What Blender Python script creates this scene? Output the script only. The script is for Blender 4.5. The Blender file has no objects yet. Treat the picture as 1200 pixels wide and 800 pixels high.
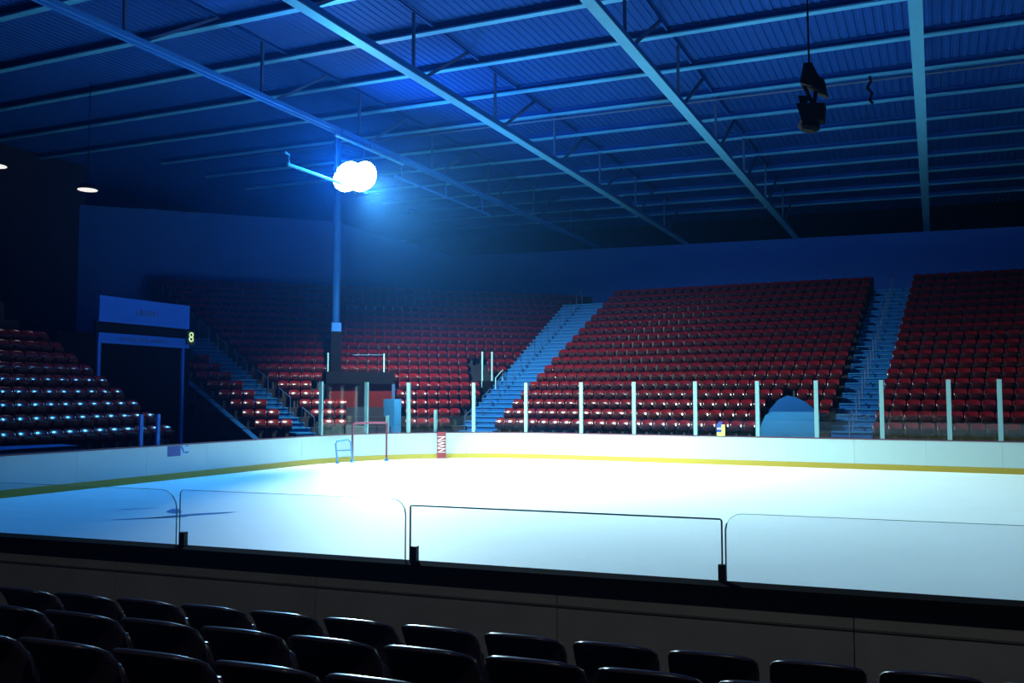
import bpy, math, random
from mathutils import Vector, Matrix

random.seed(7)
scene = bpy.context.scene
COL = scene.collection

# ------------------------------------------------------------------ camera
FPX = 1040.0
YAW = math.atan2(495.0, FPX)
PITCH = math.atan2(65.0, FPX)
cam_d = bpy.data.cameras.new('camera')
cam_d.sensor_width = 36.0
cam_d.lens = 36.0 * FPX / 1200.0
cam_d.clip_end = 300
cam = bpy.data.objects.new('camera', cam_d)
COL.objects.link(cam)
cam.location = (0, 0, 2.7)
cam.rotation_euler = (math.pi / 2 + PITCH, 0, YAW)
scene.camera = cam

# ------------------------------------------------------------------ look
scene.view_settings.view_transform = 'Standard'
scene.view_settings.look = 'None'
scene.view_settings.gamma = 1.0
scene.view_settings.use_curve_mapping = False
scene.view_settings.exposure = 0.0
scene.render.film_transparent = False
scene.cycles.max_bounces = 6
scene.cycles.diffuse_bounces = 4
scene.cycles.transparent_max_bounces = 16
scene.cycles.volume_bounces = 0
scene.cycles.sample_clamp_indirect = 6.0
scene.cycles.caustics_reflective = False
scene.cycles.caustics_refractive = False

# ------------------------------------------------------------------ world: thin haze added to give the lamp a glow
world = bpy.data.worlds.new('glow_haze')
scene.world = world
world.use_nodes = True
wn = world.node_tree
for n in list(wn.nodes):
    wn.nodes.remove(n)
wo = wn.nodes.new('ShaderNodeOutputWorld')
wb = wn.nodes.new('ShaderNodeBackground')
wb.inputs['Color'].default_value = (0, 0, 0, 1)
wn.links.new(wb.outputs[0], wo.inputs['Surface'])
vs = wn.nodes.new('ShaderNodeVolumeScatter')
vs.inputs['Color'].default_value = (0.06, 0.30, 0.9, 1)
vs.inputs['Density'].default_value = 0.0009
vs.inputs['Anisotropy'].default_value = 0.8
wn.links.new(vs.outputs[0], wo.inputs['Volume'])
try:
    world.cycles.volume_sampling = 'EQUIANGULAR'
except Exception:
    pass

# ------------------------------------------------------------------ the floodlight's beams and added blue spill
LAMP = Vector((-22.3, 30.75, 12.25))
AIM = Vector((-5.0, 27.8, 0.0))
LIGHT_COL = (0.76, 1.0, 0.88)
ADDED_SPILL_COL = (0.02, 0.38, 1.0)


def add_light(name, kind, loc, power, color, size=0.3, aim=None, cone=None, blend=1.0):
    d = bpy.data.lights.new(name, kind)
    d.energy = power
    d.color = color
    d.shadow_soft_size = size
    if kind == 'SPOT':
        d.spot_size = math.radians(cone)
        d.spot_blend = blend
    o = bpy.data.objects.new(name, d)
    COL.objects.link(o)
    o.location = loc
    if aim is not None:
        o.rotation_euler = (Vector(aim) - Vector(loc)).to_track_quat('-Z', 'Y').to_euler()
    return o


spot = add_light('flood_beam', 'SPOT', LAMP + (AIM - LAMP).normalized() * 1.25, 47000, LIGHT_COL, 0.35, AIM, 108, 1.0)
AIM2 = Vector((-19.0, 37.5, 0.0))
spot2 = add_light('flood_beam_stands', 'SPOT', LAMP + (AIM2 - LAMP).normalized() * 1.25, 25000, LIGHT_COL, 0.3, AIM2, 132, 1.0)
added_spill = add_light('added_blue_spill', 'SPOT', LAMP + Vector((0.9, -0.9, -0.55)), 5000, ADDED_SPILL_COL, 0.3, LAMP + Vector((6.4, 5.2, 0.3)), 180, 1.0)  # blue spot added to tint the far wall and roof
added_spill2 = add_light('added_blue_spill_front', 'SPOT', LAMP + Vector((0.45, -1.15, -0.1)), 11000, ADDED_SPILL_COL, 0.3, (-12.0, 12.0, 0.0), 150, 1.0)  # blue spot added to colour the left ice and the glow
# unseen fill lamp added behind the viewer to lift the near boards
near_fill = add_light('near_fill_light', 'POINT', (2.0, -3.0, 11.2), 620, (0.78, 0.92, 1.0), 0.3)


# ------------------------------------------------------------------ materials
def mat(name, color, rough=0.6, metal=0.0, spec=0.5, noise=0.0, nscale=4.0, bump=0.0, bscale=60.0):
    m = bpy.data.materials.new(name)
    m.use_nodes = True
    nt = m.node_tree
    b = nt.nodes['Principled BSDF']
    b.inputs['Base Color'].default_value = (*color, 1)
    b.inputs['Roughness'].default_value = rough
    b.inputs['Metallic'].default_value = metal
    b.inputs['Specular IOR Level'].default_value = spec
    tc = nt.nodes.new('ShaderNodeTexCoord')
    if noise > 0:
        nz = nt.nodes.new('ShaderNodeTexNoise')
        nz.inputs['Scale'].default_value = nscale
        nz.inputs['Detail'].default_value = 4
        rp = nt.nodes.new('ShaderNodeMapRange')
        rp.inputs[3].default_value = 1 - noise
        rp.inputs[4].default_value = 1 + noise
        nt.links.new(tc.outputs['Object'], nz.inputs['Vector'])
        nt.links.new(nz.outputs['Fac'], rp.inputs[0])
        mx = nt.nodes.new('ShaderNodeVectorMath')
        mx.operation = 'SCALE'
        mx.inputs[0].default_value = color
        nt.links.new(rp.outputs[0], mx.inputs['Scale'])
        nt.links.new(mx.outputs[0], b.inputs['Base Color'])
    if bump > 0:
        nb = nt.nodes.new('ShaderNodeTexNoise')
        nb.inputs['Scale'].default_value = bscale
        bp = nt.nodes.new('ShaderNodeBump')
        bp.inputs['Strength'].default_value = bump
        bp.inputs['Distance'].default_value = 0.01
        nt.links.new(tc.outputs['Object'], nb.inputs['Vector'])
        nt.links.new(nb.outputs['Fac'], bp.inputs['Height'])
        nt.links.new(bp.outputs[0], b.inputs['Normal'])
    return m


def emat(name, color, strength):
    m = bpy.data.materials.new(name)
    m.use_nodes = True
    b = m.node_tree.nodes['Principled BSDF']
    b.inputs['Base Color'].default_value = (0.8, 0.8, 0.8, 1)
    b.inputs['Emission Color'].default_value = (*color, 1)
    b.inputs['Emission Strength'].default_value = strength
    return m


def glass_mat(name, tint, refl):
    m = bpy.data.materials.new(name)
    m.use_nodes = True
    nt = m.node_tree
    for n in list(nt.nodes):
        nt.nodes.remove(n)
    out = nt.nodes.new('ShaderNodeOutputMaterial')
    tr = nt.nodes.new('ShaderNodeBsdfTransparent')
    tr.inputs[0].default_value = (*tint, 1)
    gl = nt.nodes.new('ShaderNodeBsdfGlossy')
    gl.inputs['Color'].default_value = (1, 1, 1, 1)
    gl.inputs['Roughness'].default_value = 0.03
    lw0 = nt.nodes.new('ShaderNodeLayerWeight')
    lw0.inputs['Blend'].default_value = 0.5
    pw = nt.nodes.new('ShaderNodeMath')
    pw.operation = 'POWER'
    pw.inputs[1].default_value = 5.0
    nt.links.new(lw0.outputs['Facing'], pw.inputs[0])
    lw = nt.nodes.new('ShaderNodeMath')
    lw.operation = 'MULTIPLY_ADD'
    lw.inputs[1].default_value = 1.0 - refl
    lw.inputs[2].default_value = refl
    nt.links.new(pw.outputs[0], lw.inputs[0])
    mx = nt.nodes.new('ShaderNodeMixShader')
    nt.links.new(lw.outputs[0], mx.inputs[0])
    nt.links.new(tr.outputs[0], mx.inputs[1])
    nt.links.new(gl.outputs[0], mx.inputs[2])
    nt.links.new(mx.outputs[0], out.inputs[0])
    return m


M = dict(
    ice=mat('ice', (0.76, 0.91, 0.96), 0.6, spec=0.3, noise=0.05, nscale=0.5, bump=0.04, bscale=3.0),
    board=mat('white_board', (0.46, 0.60, 0.62), 0.45, noise=0.03, nscale=1.5),
    kick=mat('yellow_kick_plate', (0.40, 0.28, 0.025), 0.5, noise=0.05),
    cap=mat('dark_red_cap', (0.12, 0.03, 0.06), 0.5),
    boardback=mat('brown_plywood', (0.34, 0.29, 0.24), 0.75, noise=0.25, nscale=2.5),
    batten=mat('brown_batten', (0.14, 0.12, 0.10), 0.75),
    railcap=mat('dark_ledge', (0.012, 0.011, 0.012), 0.95, spec=0.02),
    alu=mat('pale_metal', (0.20, 0.38, 0.42), 0.45, metal=0.0),
    glass=glass_mat('clear_acrylic', (0.97, 0.98, 1.0), 0.05),
    edge=mat('pane_edge', (0.08, 0.22, 0.34), 0.3),
    edgepale=mat('pale_pane_edge', (0.24, 0.5, 0.55), 0.3),
    dark=mat('black_steel', (0.02, 0.02, 0.025), 0.5),
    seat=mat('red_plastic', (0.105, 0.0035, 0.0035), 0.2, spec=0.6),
    seatpan=mat('shaded_pan_red', (0.022, 0.002, 0.003), 0.6, spec=0.1),  # darker red: shade on the lower seat is put into the colour
    seatback=mat('unlit_seat_shell', (0.05, 0.035, 0.045), 0.3, spec=0.6),  # seat backs turned from the light, their shade painted as a dark colour
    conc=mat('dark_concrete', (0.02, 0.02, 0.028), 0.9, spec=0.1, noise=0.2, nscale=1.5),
    stair=mat('blue_painted_stair', (0.007, 0.07, 0.24), 0.6, spec=0.1, noise=0.12, nscale=3),
    lit_nosing=mat('lit_step_blue', (0.013, 0.12, 0.29), 0.6, spec=0.1),  # lighter than the risers: light on the step tops painted in
    bluewall=mat('blue_painted_wall', (0.028, 0.10, 0.42), 0.8, spec=0.1, noise=0.08, nscale=0.7),
    rampblue=mat('ramp_blue_paint', (0.03, 0.17, 0.38), 0.7, spec=0.1, noise=0.15, nscale=2),
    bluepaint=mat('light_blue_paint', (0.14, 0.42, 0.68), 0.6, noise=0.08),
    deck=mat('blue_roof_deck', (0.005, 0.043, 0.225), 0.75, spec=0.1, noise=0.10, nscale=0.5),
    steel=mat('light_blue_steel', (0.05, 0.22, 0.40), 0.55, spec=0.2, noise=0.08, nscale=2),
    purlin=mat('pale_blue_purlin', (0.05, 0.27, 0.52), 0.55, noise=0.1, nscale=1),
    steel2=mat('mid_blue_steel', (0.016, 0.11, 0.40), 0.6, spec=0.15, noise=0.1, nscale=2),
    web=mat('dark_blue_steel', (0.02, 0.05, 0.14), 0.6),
    sign=mat('blue_sign_face', (0.012, 0.08, 0.45), 0.8, spec=0.1, noise=0.05),
    signtext=mat('dark_sign_lettering', (0.01, 0.03, 0.10), 0.6),
    black=mat('matt_black', (0.004, 0.004, 0.006), 0.9, spec=0.05),
    redwall=mat('dark_red_panel', (0.075, 0.006, 0.005), 0.8, spec=0.1, noise=0.1),
    redpad=mat('red_pad', (0.26, 0.02, 0.035), 0.6),
    white=mat('white_lettering', (0.85, 0.88, 0.9), 0.6),
    navy=mat('navy_print', (0.02, 0.06, 0.30), 0.5),
    paleblue=mat('pale_blue_print', (0.35, 0.62, 0.75), 0.5),
    yellow=mat('yellow_box', (0.85, 0.75, 0.15), 0.5),
    goal=mat('dark_red_tube', (0.16, 0.03, 0.07), 0.4),
    bluetube=mat('blue_tube', (0.05, 0.22, 0.5), 0.4),
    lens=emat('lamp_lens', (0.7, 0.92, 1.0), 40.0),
    downlight=emat('downlight_disc', (1.0, 0.9, 0.86), 0.85),
    numglow=emat('lit_numeral', (0.75, 0.95, 0.15), 0.75),
    numback=mat('numeral_backing', (0.01, 0.04, 0.02), 0.6),
    streak=mat('streak_blue', (0.05, 0.28, 0.62), 0.3),
)


# ------------------------------------------------------------------ mesh helpers
class MB:
    def __init__(self):
        self.v, self.f, self.m, self.mats = [], [], [], []

    def mi(self, m):
        if m not in self.mats:
            self.mats.append(m)
        return self.mats.index(m)

    def hexa(self, p, m=None):
        """p: 4 bottom corners then 4 top corners, counter-clockwise from above"""
        b = len(self.v)
        self.v += [tuple(q) for q in p]
        i = self.mi(m)
        for f in ((3, 2, 1, 0), (4, 5, 6, 7), (0, 1, 5, 4), (1, 2, 6, 5), (2, 3, 7, 6), (3, 0, 4, 7)):
            self.f.append(tuple(b + k for k in f))
            self.m.append(i)

    def box(self, x0, x1, y0, y1, z0, z1, m=None):
        self.hexa([(x0, y0, z0), (x1, y0, z0), (x1, y1, z0), (x0, y1, z0),
                   (x0, y0, z1), (x1, y0, z1), (x1, y1, z1), (x0, y1, z1)], m)

    def bar(self, a, b, w, h=None, m=None):
        """rectangular bar from a to b, w wide across, h deep"""
        h = h or w
        a, b = Vector(a), Vector(b)
        d = (b - a).normalized()
        up = Vector((0, 0, 1)) if abs(d.z) < 0.95 else Vector((0, 1, 0))
        s = d.cross(up).normalized()
        u = s.cross(d).normalized()
        s, u = s * w / 2, u * h / 2
        self.hexa([a - s - u, a + s - u, b + s - u, b - s - u, a - s + u, a + s + u, b + s + u, b - s + u], m)

    def tube(self, pts, r, n=8, m=None, r2=None):
        pts = [Vector(p) for p in pts]
        base = len(self.v)
        i = self.mi(m)
        K = len(pts)
        for k, p in enumerate(pts):
            d = (pts[min(k + 1, K - 1)] - pts[max(k - 1, 0)]).normalized()
            ref = Vector((0, 0, 1)) if abs(d.z) < 0.9 else Vector((1, 0, 0))
            s = d.cross(ref).normalized()
            u = s.cross(d).normalized()
            rr = r if r2 is None else r + (r2 - r) * k / (K - 1)
            for j in range(n):
                t = 2 * math.pi * j / n
                self.v.append(tuple(p + s * math.cos(t) * rr + u * math.sin(t) * rr))
        for k in range(K - 1):
            for j in range(n):
                a = base + k * n + j
                b = base + k * n + (j + 1) % n
                self.f.append((a, b, b + n, a + n))
                self.m.append(i)
        self.f.append(tuple(base + j for j in reversed(range(n))))
        self.m.append(i)
        self.f.append(tuple(base + (K - 1) * n + j for j in range(n)))
        self.m.append(i)

    def lathe(self, prof, n=16, origin=(0, 0, 0), axis=(0, 0, 1), m=None):
        """prof: list of (radius, height) along axis"""
        o = Vector(origin)
        q = Vector(axis).normalized().to_track_quat('Z', 'Y')
        base = len(self.v)
        i = self.mi(m)
        for r, z in prof:
            for j in range(n):
                t = 2 * math.pi * j / n
                self.v.append(tuple(o + q @ Vector((r * math.cos(t), r * math.sin(t), z))))
        for k in range(len(prof) - 1):
            for j in range(n):
                a = base + k * n + j
                b = base + k * n + (j + 1) % n
                self.f.append((a, b, b + n, a + n))
                self.m.append(i)
        self.f.append(tuple(base + j for j in reversed(range(n))))
        self.m.append(i)
        self.f.append(tuple(base + (len(prof) - 1) * n + j for j in range(n)))
        self.m.append(i)

    def mesh(self, name, mat_, smooth=False):
        me = bpy.data.meshes.new(name)
        me.from_pydata(self.v, [], self.f)
        if self.mats == [None] or not self.mats:
            me.materials.append(mat_)
        else:
            for x in self.mats:
                me.materials.append(x if x is not None else mat_)
            me.polygons.foreach_set('material_index', self.m)
        if smooth:
            me.polygons.foreach_set('use_smooth', [True] * len(me.polygons))
        me.update()
        return me

    def build(self, name, mat_, parent=None, smooth=False):
        return link(name, self.mesh(name, mat_, smooth), parent)


def link(name, data, parent=None):
    o = bpy.data.objects.new(name, data)
    COL.objects.link(o)
    if parent is not None:
        o.parent = parent
        o.matrix_parent_inverse = Matrix.Translation(-Vector(parent.location)) if parent.rotation_euler.z == 0 else Matrix()
    return o


def tag(o, label=None, cat=None, group=None, kind=None):
    if label:
        o['label'] = label
    if cat:
        o['category'] = cat
    if group:
        o['group'] = group
    if kind:
        o['kind'] = kind
    return o


def thing(name, loc, label=None, cat=None, group=None, kind=None):
    o = bpy.data.objects.new(name, None)
    o.empty_display_size = 0.2
    COL.objects.link(o)
    o.location = loc
    return tag(o, label, cat, group, kind)


def part(name, mb, m, parent, smooth=False):
    """mesh in world coordinates under a thing placed at parent.location"""
    o = link(name, mb.mesh(name, m, smooth))
    o.parent = parent
    base = Vector(parent.location)
    p = parent
    while p.parent is not None:
        p = p.parent
        base = base + Vector(p.location)
    o.matrix_parent_inverse = Matrix.Translation(-base)
    return o


def subpart(name, mb, m, parent, smooth=False):
    """parent is a part whose mesh is in world coordinates"""
    o = link(name, mb.mesh(name, m, smooth))
    o.parent = parent
    return o


def text_mesh(body, size, m, extrude=0.004):
    c = bpy.data.curves.new('lettering', 'FONT')
    c.body = body
    c.size = size
    c.align_x = 'CENTER'
    c.align_y = 'CENTER'
    c.extrude = extrude
    t = bpy.data.objects.new('lettering', c)
    COL.objects.link(t)
    dg = bpy.context.evaluated_depsgraph_get()
    me = bpy.data.meshes.new_from_object(t.evaluated_get(dg))
    bpy.data.objects.remove(t)
    bpy.data.curves.remove(c)
    me.name = 'lettering'
    me.materials.clear()
    me.materials.append(m)
    return me


NUM = ('first second third fourth fifth sixth seventh eighth ninth tenth eleventh twelfth thirteenth fourteenth '
       'fifteenth sixteenth seventeenth eighteenth nineteenth twentieth').split()
NUM += ['twenty-' + w for w in NUM[:9]] + ['thirtieth'] + ['thirty-' + w for w in NUM[:9]]

# ================================================================== THE HALL
YF, XL, RC = 35.8, -22.6, 7.6            # far boards, left boards, corner radius
CX, CY = XL + RC, YF - RC
BH = 1.15
NB0, NB1 = Vector((-9.65, 6.75, 0)), Vector((0.57, 7.86, 0))
ND = (NB1 - NB0).normalized()             # along the near boards
NN = Vector((-ND.y, ND.x, 0))


def near(t, off=0.0, z=0.0):
    """point on the near board line; t metres along from NB0, off metres towards the ice"""
    p = NB0 + ND * t + NN * off
    return Vector((p.x, p.y, z))


def zchord(x):
    return 13.55 - 0.022 * (x + 10)


# floor and ice
mb = MB()
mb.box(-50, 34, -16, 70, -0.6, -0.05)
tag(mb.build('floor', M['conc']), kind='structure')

nl, nr = near((XL - NB0.x) / ND.x), near(34.0)
pts = [(nl.x, nl.y), (nr.x, nr.y), (nr.x, YF + 0.02)]
for k in range(25):
    t = math.pi / 2 + math.pi / 2 * k / 24
    pts.append((CX + RC * math.cos(t), CY + RC * math.sin(t)))
me = bpy.data.meshes.new('ice_sheet')
me.from_pydata([(x, y, 0.0) for x, y in pts], [], [tuple(range(len(pts)))])
me.materials.append(M['ice'])
tag(link('floor_ice', me), 'bright white skating ice of the rink', 'ice', kind='structure')

# dark streaks on the ice at the left
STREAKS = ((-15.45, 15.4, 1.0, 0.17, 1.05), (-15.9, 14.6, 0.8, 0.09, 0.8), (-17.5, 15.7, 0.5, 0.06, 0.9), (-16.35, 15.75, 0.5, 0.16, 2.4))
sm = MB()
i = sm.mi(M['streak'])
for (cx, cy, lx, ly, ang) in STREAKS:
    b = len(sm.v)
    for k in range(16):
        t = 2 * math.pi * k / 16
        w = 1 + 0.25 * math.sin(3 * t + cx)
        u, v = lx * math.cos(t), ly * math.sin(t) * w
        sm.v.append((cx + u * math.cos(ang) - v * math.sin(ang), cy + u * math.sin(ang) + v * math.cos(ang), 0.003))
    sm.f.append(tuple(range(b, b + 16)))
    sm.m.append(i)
tag(sm.build('dark_streaks', M['streak']), 'dark streaks on the ice at the left', 'streak', kind='stuff')

# walls
WZ = 13.75


def wall(name, a, b, z0, z1, m, th=0.3):
    a, b = Vector((*a, 0)), Vector((*b, 0))
    mbx = MB()
    c = Vector((0, 0, (z0 + z1) / 2))
    mbx.bar(a + c, b + c, th, z1 - z0)
    return tag(mbx.build(name, m), kind='structure')


mbx = MB()
mbx.hexa([(-35.15, 62, -0.05), (30, 62, -0.05), (30, 62.3, -0.05), (-35.15, 62.3, -0.05),
          (-35.15, 62, zchord(-35) - 0.1), (30, 62, zchord(30) - 0.1), (30, 62.3, zchord(30) - 0.1), (-35.15, 62.3, zchord(-35) - 0.1)])
tag(mbx.build('wall_far', M['bluewall']), kind='structure')
wall('wall_far_upper', (-50, 66), (30, 66), 8.0, 17.0, M['black'])
wall('wall_corner_side', (-35, 62.15), (-35, 47.3), -0.05, zchord(-35) - 0.05, M['bluewall'])
wall('wall_corner_diagonal', (-34.9, 47.4), (-46.2, 36.1), -0.05, zchord(-40) - 0.05, M['bluewall'])
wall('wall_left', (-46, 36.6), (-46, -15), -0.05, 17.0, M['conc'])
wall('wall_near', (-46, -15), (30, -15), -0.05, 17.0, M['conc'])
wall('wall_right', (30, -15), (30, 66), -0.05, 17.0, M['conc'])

# ceiling: ribbed roof deck
mb = MB()
x = -50.0
P = 0.30
prof = []
while x < 31:
    prof += [(x, 0.0), (x + 0.13, 0.0), (x + 0.16, 0.03), (x + 0.27, 0.03)]
    x += P
nP = len(prof)
for yy in (-16, 67):
    for (px, dz) in prof:
        mb.v.append((px, yy, zchord(px) + 2.22 + dz))
for k in range(nP - 1):
    mb.f.append((k, k + 1, nP + k + 1, nP + k))
    mb.m.append(mb.mi(None))
tag(mb.build('ceiling', M['deck']), kind='structure')

# purlins across the roof
for k in range(23):
    y = -11.35 + 3.45 * k
    if y > 61.5:
        break
    t = thing('roof_purlin', (-10, y, zchord(-10) + 2.0),
              'light blue steel roof purlin, %s from the far wall' % NUM[21 - k], 'purlin', 'purlins under the roof deck')
    xa, xb = (-49.5, 29.5) if y < 36 else ((-34.0, 29.5) if y > 46 else (-40, 29.5))
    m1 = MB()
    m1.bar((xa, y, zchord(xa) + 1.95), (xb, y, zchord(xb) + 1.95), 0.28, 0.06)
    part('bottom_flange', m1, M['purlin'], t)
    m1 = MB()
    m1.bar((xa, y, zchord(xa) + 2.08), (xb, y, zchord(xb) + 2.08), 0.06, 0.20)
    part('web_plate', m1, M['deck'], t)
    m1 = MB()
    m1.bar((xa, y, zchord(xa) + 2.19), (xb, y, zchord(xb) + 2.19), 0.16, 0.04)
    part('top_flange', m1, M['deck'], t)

# conduit under one purlin
m1 = MB()
m1.tube([(-34, 36.95, zchord(-34) + 1.74), (29, 36.95, zchord(29) + 1.74)], 0.045, 6)
tag(m1.build('roof_conduit', M['web']), 'thin dark conduit running just under a roof purlin', 'conduit')

# trusses
TR = [(-22.3, 'twin-chord roof truss carrying the floodlight', 'twin'),
      (-15.7, 'light blue roof truss just right of the floodlight truss', 'one'),
      (-8.2, 'brightest light blue roof truss over the middle of the ice', 'one'),
      (-0.2, 'roof truss at the right running straight away from the viewer', 'one')]
for x, lab, kind in TR:
    zc = zchord(x)
    t = thing('roof_truss', (x, 24, zc), lab, 'truss', 'roof trusses')
    m1 = MB()
    if kind == 'twin':
        for s in (-1, 1):
            m1 = MB()
            m1.bar((x + s * 0.13, -14.8, zc), (x + s * 0.13, 61.9, zc), 0.12, 0.16)
            part('bottom_chord', m1, M['steel2'], t)
    else:
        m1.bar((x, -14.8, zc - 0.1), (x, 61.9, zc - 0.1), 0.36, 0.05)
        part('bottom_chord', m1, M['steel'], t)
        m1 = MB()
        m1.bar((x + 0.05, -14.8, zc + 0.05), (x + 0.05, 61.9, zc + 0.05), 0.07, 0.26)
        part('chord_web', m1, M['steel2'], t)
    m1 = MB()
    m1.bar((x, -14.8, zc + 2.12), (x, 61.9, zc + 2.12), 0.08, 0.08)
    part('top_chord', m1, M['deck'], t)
    y = -13.3
    k = 0
    while y < 56:
        m1 = MB()
        m1.bar((x, y + 1.3, zc), (x, y + 1.3, zc + 2.1), 0.09)
        part('vertical', m1, M['web'], t)
        m1 = MB()
        m1.bar((x, y + 1.9, zc), (x, y + 5.2, zc + 2.1), 0.10)
        part('diagonal', m1, M['web'], t)
        y += 6.2
        k += 1

# ================================================================== FLOODLIGHT
LX, LY, LZ = LAMP
t = thing('floodlight', LAMP, 'blazing twin floodlight hanging below the leftmost roof truss', 'floodlight')
ax = (AIM - LAMP).normalized()
for s in (-1, 1):
    c = LAMP + Vector((0.28 * s, 0.13 * s, 0.0))
    m1 = MB()
    m1.lathe([(0.10, -0.55), (0.16, -0.5), (0.2, -0.2), (0.5, 0.12), (0.69, 0.30), (0.70, 0.32)], 18, c, ax)
    hs = part('reflector_housing', m1, M['steel2'], t, True)
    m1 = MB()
    m1.lathe([(0.68, 0.325), (0.66, 0.48), (0.5, 0.68), (0.2, 0.78), (0.02, 0.80)], 18, c, ax)  # domes oversized so the white glare is built into their shape
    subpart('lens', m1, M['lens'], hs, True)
m1 = MB()
m1.tube([(LX, 26.7, LZ - 0.6), (LX, 32.0, LZ - 0.6)], 0.07, 8)
part('carrier_bar', m1, M['steel'], t)
m1 = MB()
m1.tube([(LX, 26.8, LZ - 0.55), (LX, 26.8, LZ - 0.22), (LX, 26.55, LZ - 0.17)], 0.05, 6)
part('end_bracket', m1, M['steel'], t)
for yy in (29.8, 31.8):
    m1 = MB()
    m1.tube([(LX, yy, LZ - 0.6), (LX, yy, zchord(LX) - 0.08)], 0.035, 6)
    part('hanger_rod', m1, M['steel2'], t)
spot.parent = t
spot.matrix_parent_inverse = Matrix.Translation(-LAMP)
spot2.parent = t
spot2.matrix_parent_inverse = Matrix.Translation(-LAMP)
added_spill2.parent = t
added_spill2.matrix_parent_inverse = Matrix.Translation(-LAMP)
added_spill.parent = t
added_spill.matrix_parent_inverse = Matrix.Translation(-LAMP)

m1 = MB()
m1.tube([(LX + 0.22, 29.4, 13.5), (LX + 0.22, 34.6, 13.5)], 0.06, 8)
t = thing('lighting_batten', (LX + 0.22, 32, 13.5), 'brightly lit pipe batten under the leftmost truss above the floodlight', 'batten')
part('pipe', m1, M['steel'], t)
for yy in (29.9, 32.0, 34.1):
    m1 = MB()
    m1.bar((LX + 0.22, yy, 13.5), (LX + 0.22, yy, zchord(LX) + 0.05), 0.05)
    part('clamp', m1, M['steel2'], t)
m1 = MB()
m1.tube([(LX, 34.2, 12.9), (LX, 44.0, 12.9)], 0.06, 8)
t = thing('service_pipe', (LX, 39, 12.9), 'lower service pipe beneath the leftmost truss right of the floodlight', 'pipe')
part('pipe', m1, M['steel2'], t)
for yy in (34.8, 39, 43):
    m1 = MB()
    m1.bar((LX, yy, 12.9), (LX, yy, zchord(LX) - 0.05), 0.04)
    part('hanger', m1, M['steel2'], t)

# round lamps over the left stand, plus the added fill lamp's fixture
for n, (x, y, lab) in enumerate(((2.0, -3.0, 'added unseen fill lamp over the near stand behind the viewer'), (-32.7, 26.2, 'small glowing round ceiling lamp above the dark left stand'),
                                 (-32.5, 21.9, 'small glowing round ceiling lamp cut by the left picture edge'))):
    t = thing('ceiling_lamp', (x, y, 11.6), lab, 'lamp', 'round lamps over the stands')
    m1 = MB()
    m1.lathe([(0.42, 0.0), (0.44, 0.03), (0.40, 0.14), (0.2, 0.26), (0.06, 0.3)], 20, (x, y, 11.6))
    part('lamp_shade', m1, M['black'], t, True)
    m1 = MB()
    m1.lathe([(0.40, -0.02), (0.40, -0.005)], 20, (x, y, 11.6))
    part('lamp_disc', m1, M['downlight'], t)
    m1 = MB()
    m1.tube([(x, y, 11.85), (x, y, zchord(x) + 2.3)], 0.02, 6)
    part('stem', m1, M['black'], t)
    lo = near_fill if n == 0 else add_light('downlight_glow', 'SPOT', (x, y, 11.5), 60, (1.0, 0.92, 0.85), 0.3, (x, y, 0), 150, 1.0)
    lo.parent = t
    lo.matrix_parent_inverse = Matrix.Translation(-Vector((x, y, 11.6)))

# hanging dark fixture
hx, hy = -2.45, 21.7
t = thing('hanging_fixture', (hx, hy, 8.8), 'black two-lobed fixture hanging on a thin rod under the roof at the right', 'fixture')
m1 = MB()
m1.tube([(hx - 0.05, hy, 10.2), (hx - 0.09, hy, zchord(hx) + 2.3)], 0.025, 6)
part('rod', m1, M['black'], t)
m1 = MB()
m1.hexa([(hx - 0.24, hy - 0.22, 9.72), (hx + 0.36, hy - 0.25, 9.42), (hx + 0.36, hy + 0.25, 9.42), (hx - 0.24, hy + 0.22, 9.72),
         (hx - 0.16, hy - 0.1, 10.22), (hx + 0.02, hy - 0.1, 10.2), (hx + 0.02, hy + 0.1, 10.2), (hx - 0.16, hy + 0.1, 10.22)])
m1.hexa([(hx + 0.02, hy - 0.2, 9.55), (hx + 0.34, hy - 0.2, 9.36), (hx + 0.34, hy + 0.2, 9.36), (hx + 0.02, hy + 0.2, 9.55),
         (hx - 0.04, hy - 0.2, 9.98), (hx + 0.30, hy - 0.2, 9.72), (hx + 0.30, hy + 0.2, 9.72), (hx - 0.04, hy + 0.2, 9.98)])
part('upper_horn', m1, M['black'], t)
m1 = MB()
m1.tube([(hx - 0.18, hy, 9.70), (hx - 0.02, hy, 9.32), (hx + 0.0, hy, 9.2)], 0.05, 6)
m1.tube([(hx + 0.1, hy, 9.6), (hx + 0.04, hy, 9.2)], 0.05, 6)
part('neck', m1, M['black'], t)
m1 = MB()
m1.lathe([(0.03, -0.12), (0.1, 0.0), (0.14, 0.12)], 10, (hx - 0.16, hy, 9.36), (-0.9, 0, -0.2))
part('side_horn', m1, M['black'], t)
m1 = MB()
m1.hexa([(hx - 0.22, hy - 0.2, 8.80), (hx + 0.26, hy - 0.22, 8.76), (hx + 0.26, hy + 0.22, 8.76), (hx - 0.22, hy + 0.2, 8.80),
         (hx - 0.34, hy - 0.2, 9.24), (hx + 0.30, hy - 0.2, 9.16), (hx + 0.30, hy + 0.2, 9.16), (hx - 0.34, hy + 0.2, 9.24)])
m1.lathe([(0.2, -0.1), (0.26, 0.16), (0.18, 0.24)], 10, (hx - 0.05, hy, 8.82), (-0.25, 0, -1))
part('lower_horn', m1, M['black'], t)

t.location.z += 0.4

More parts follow.
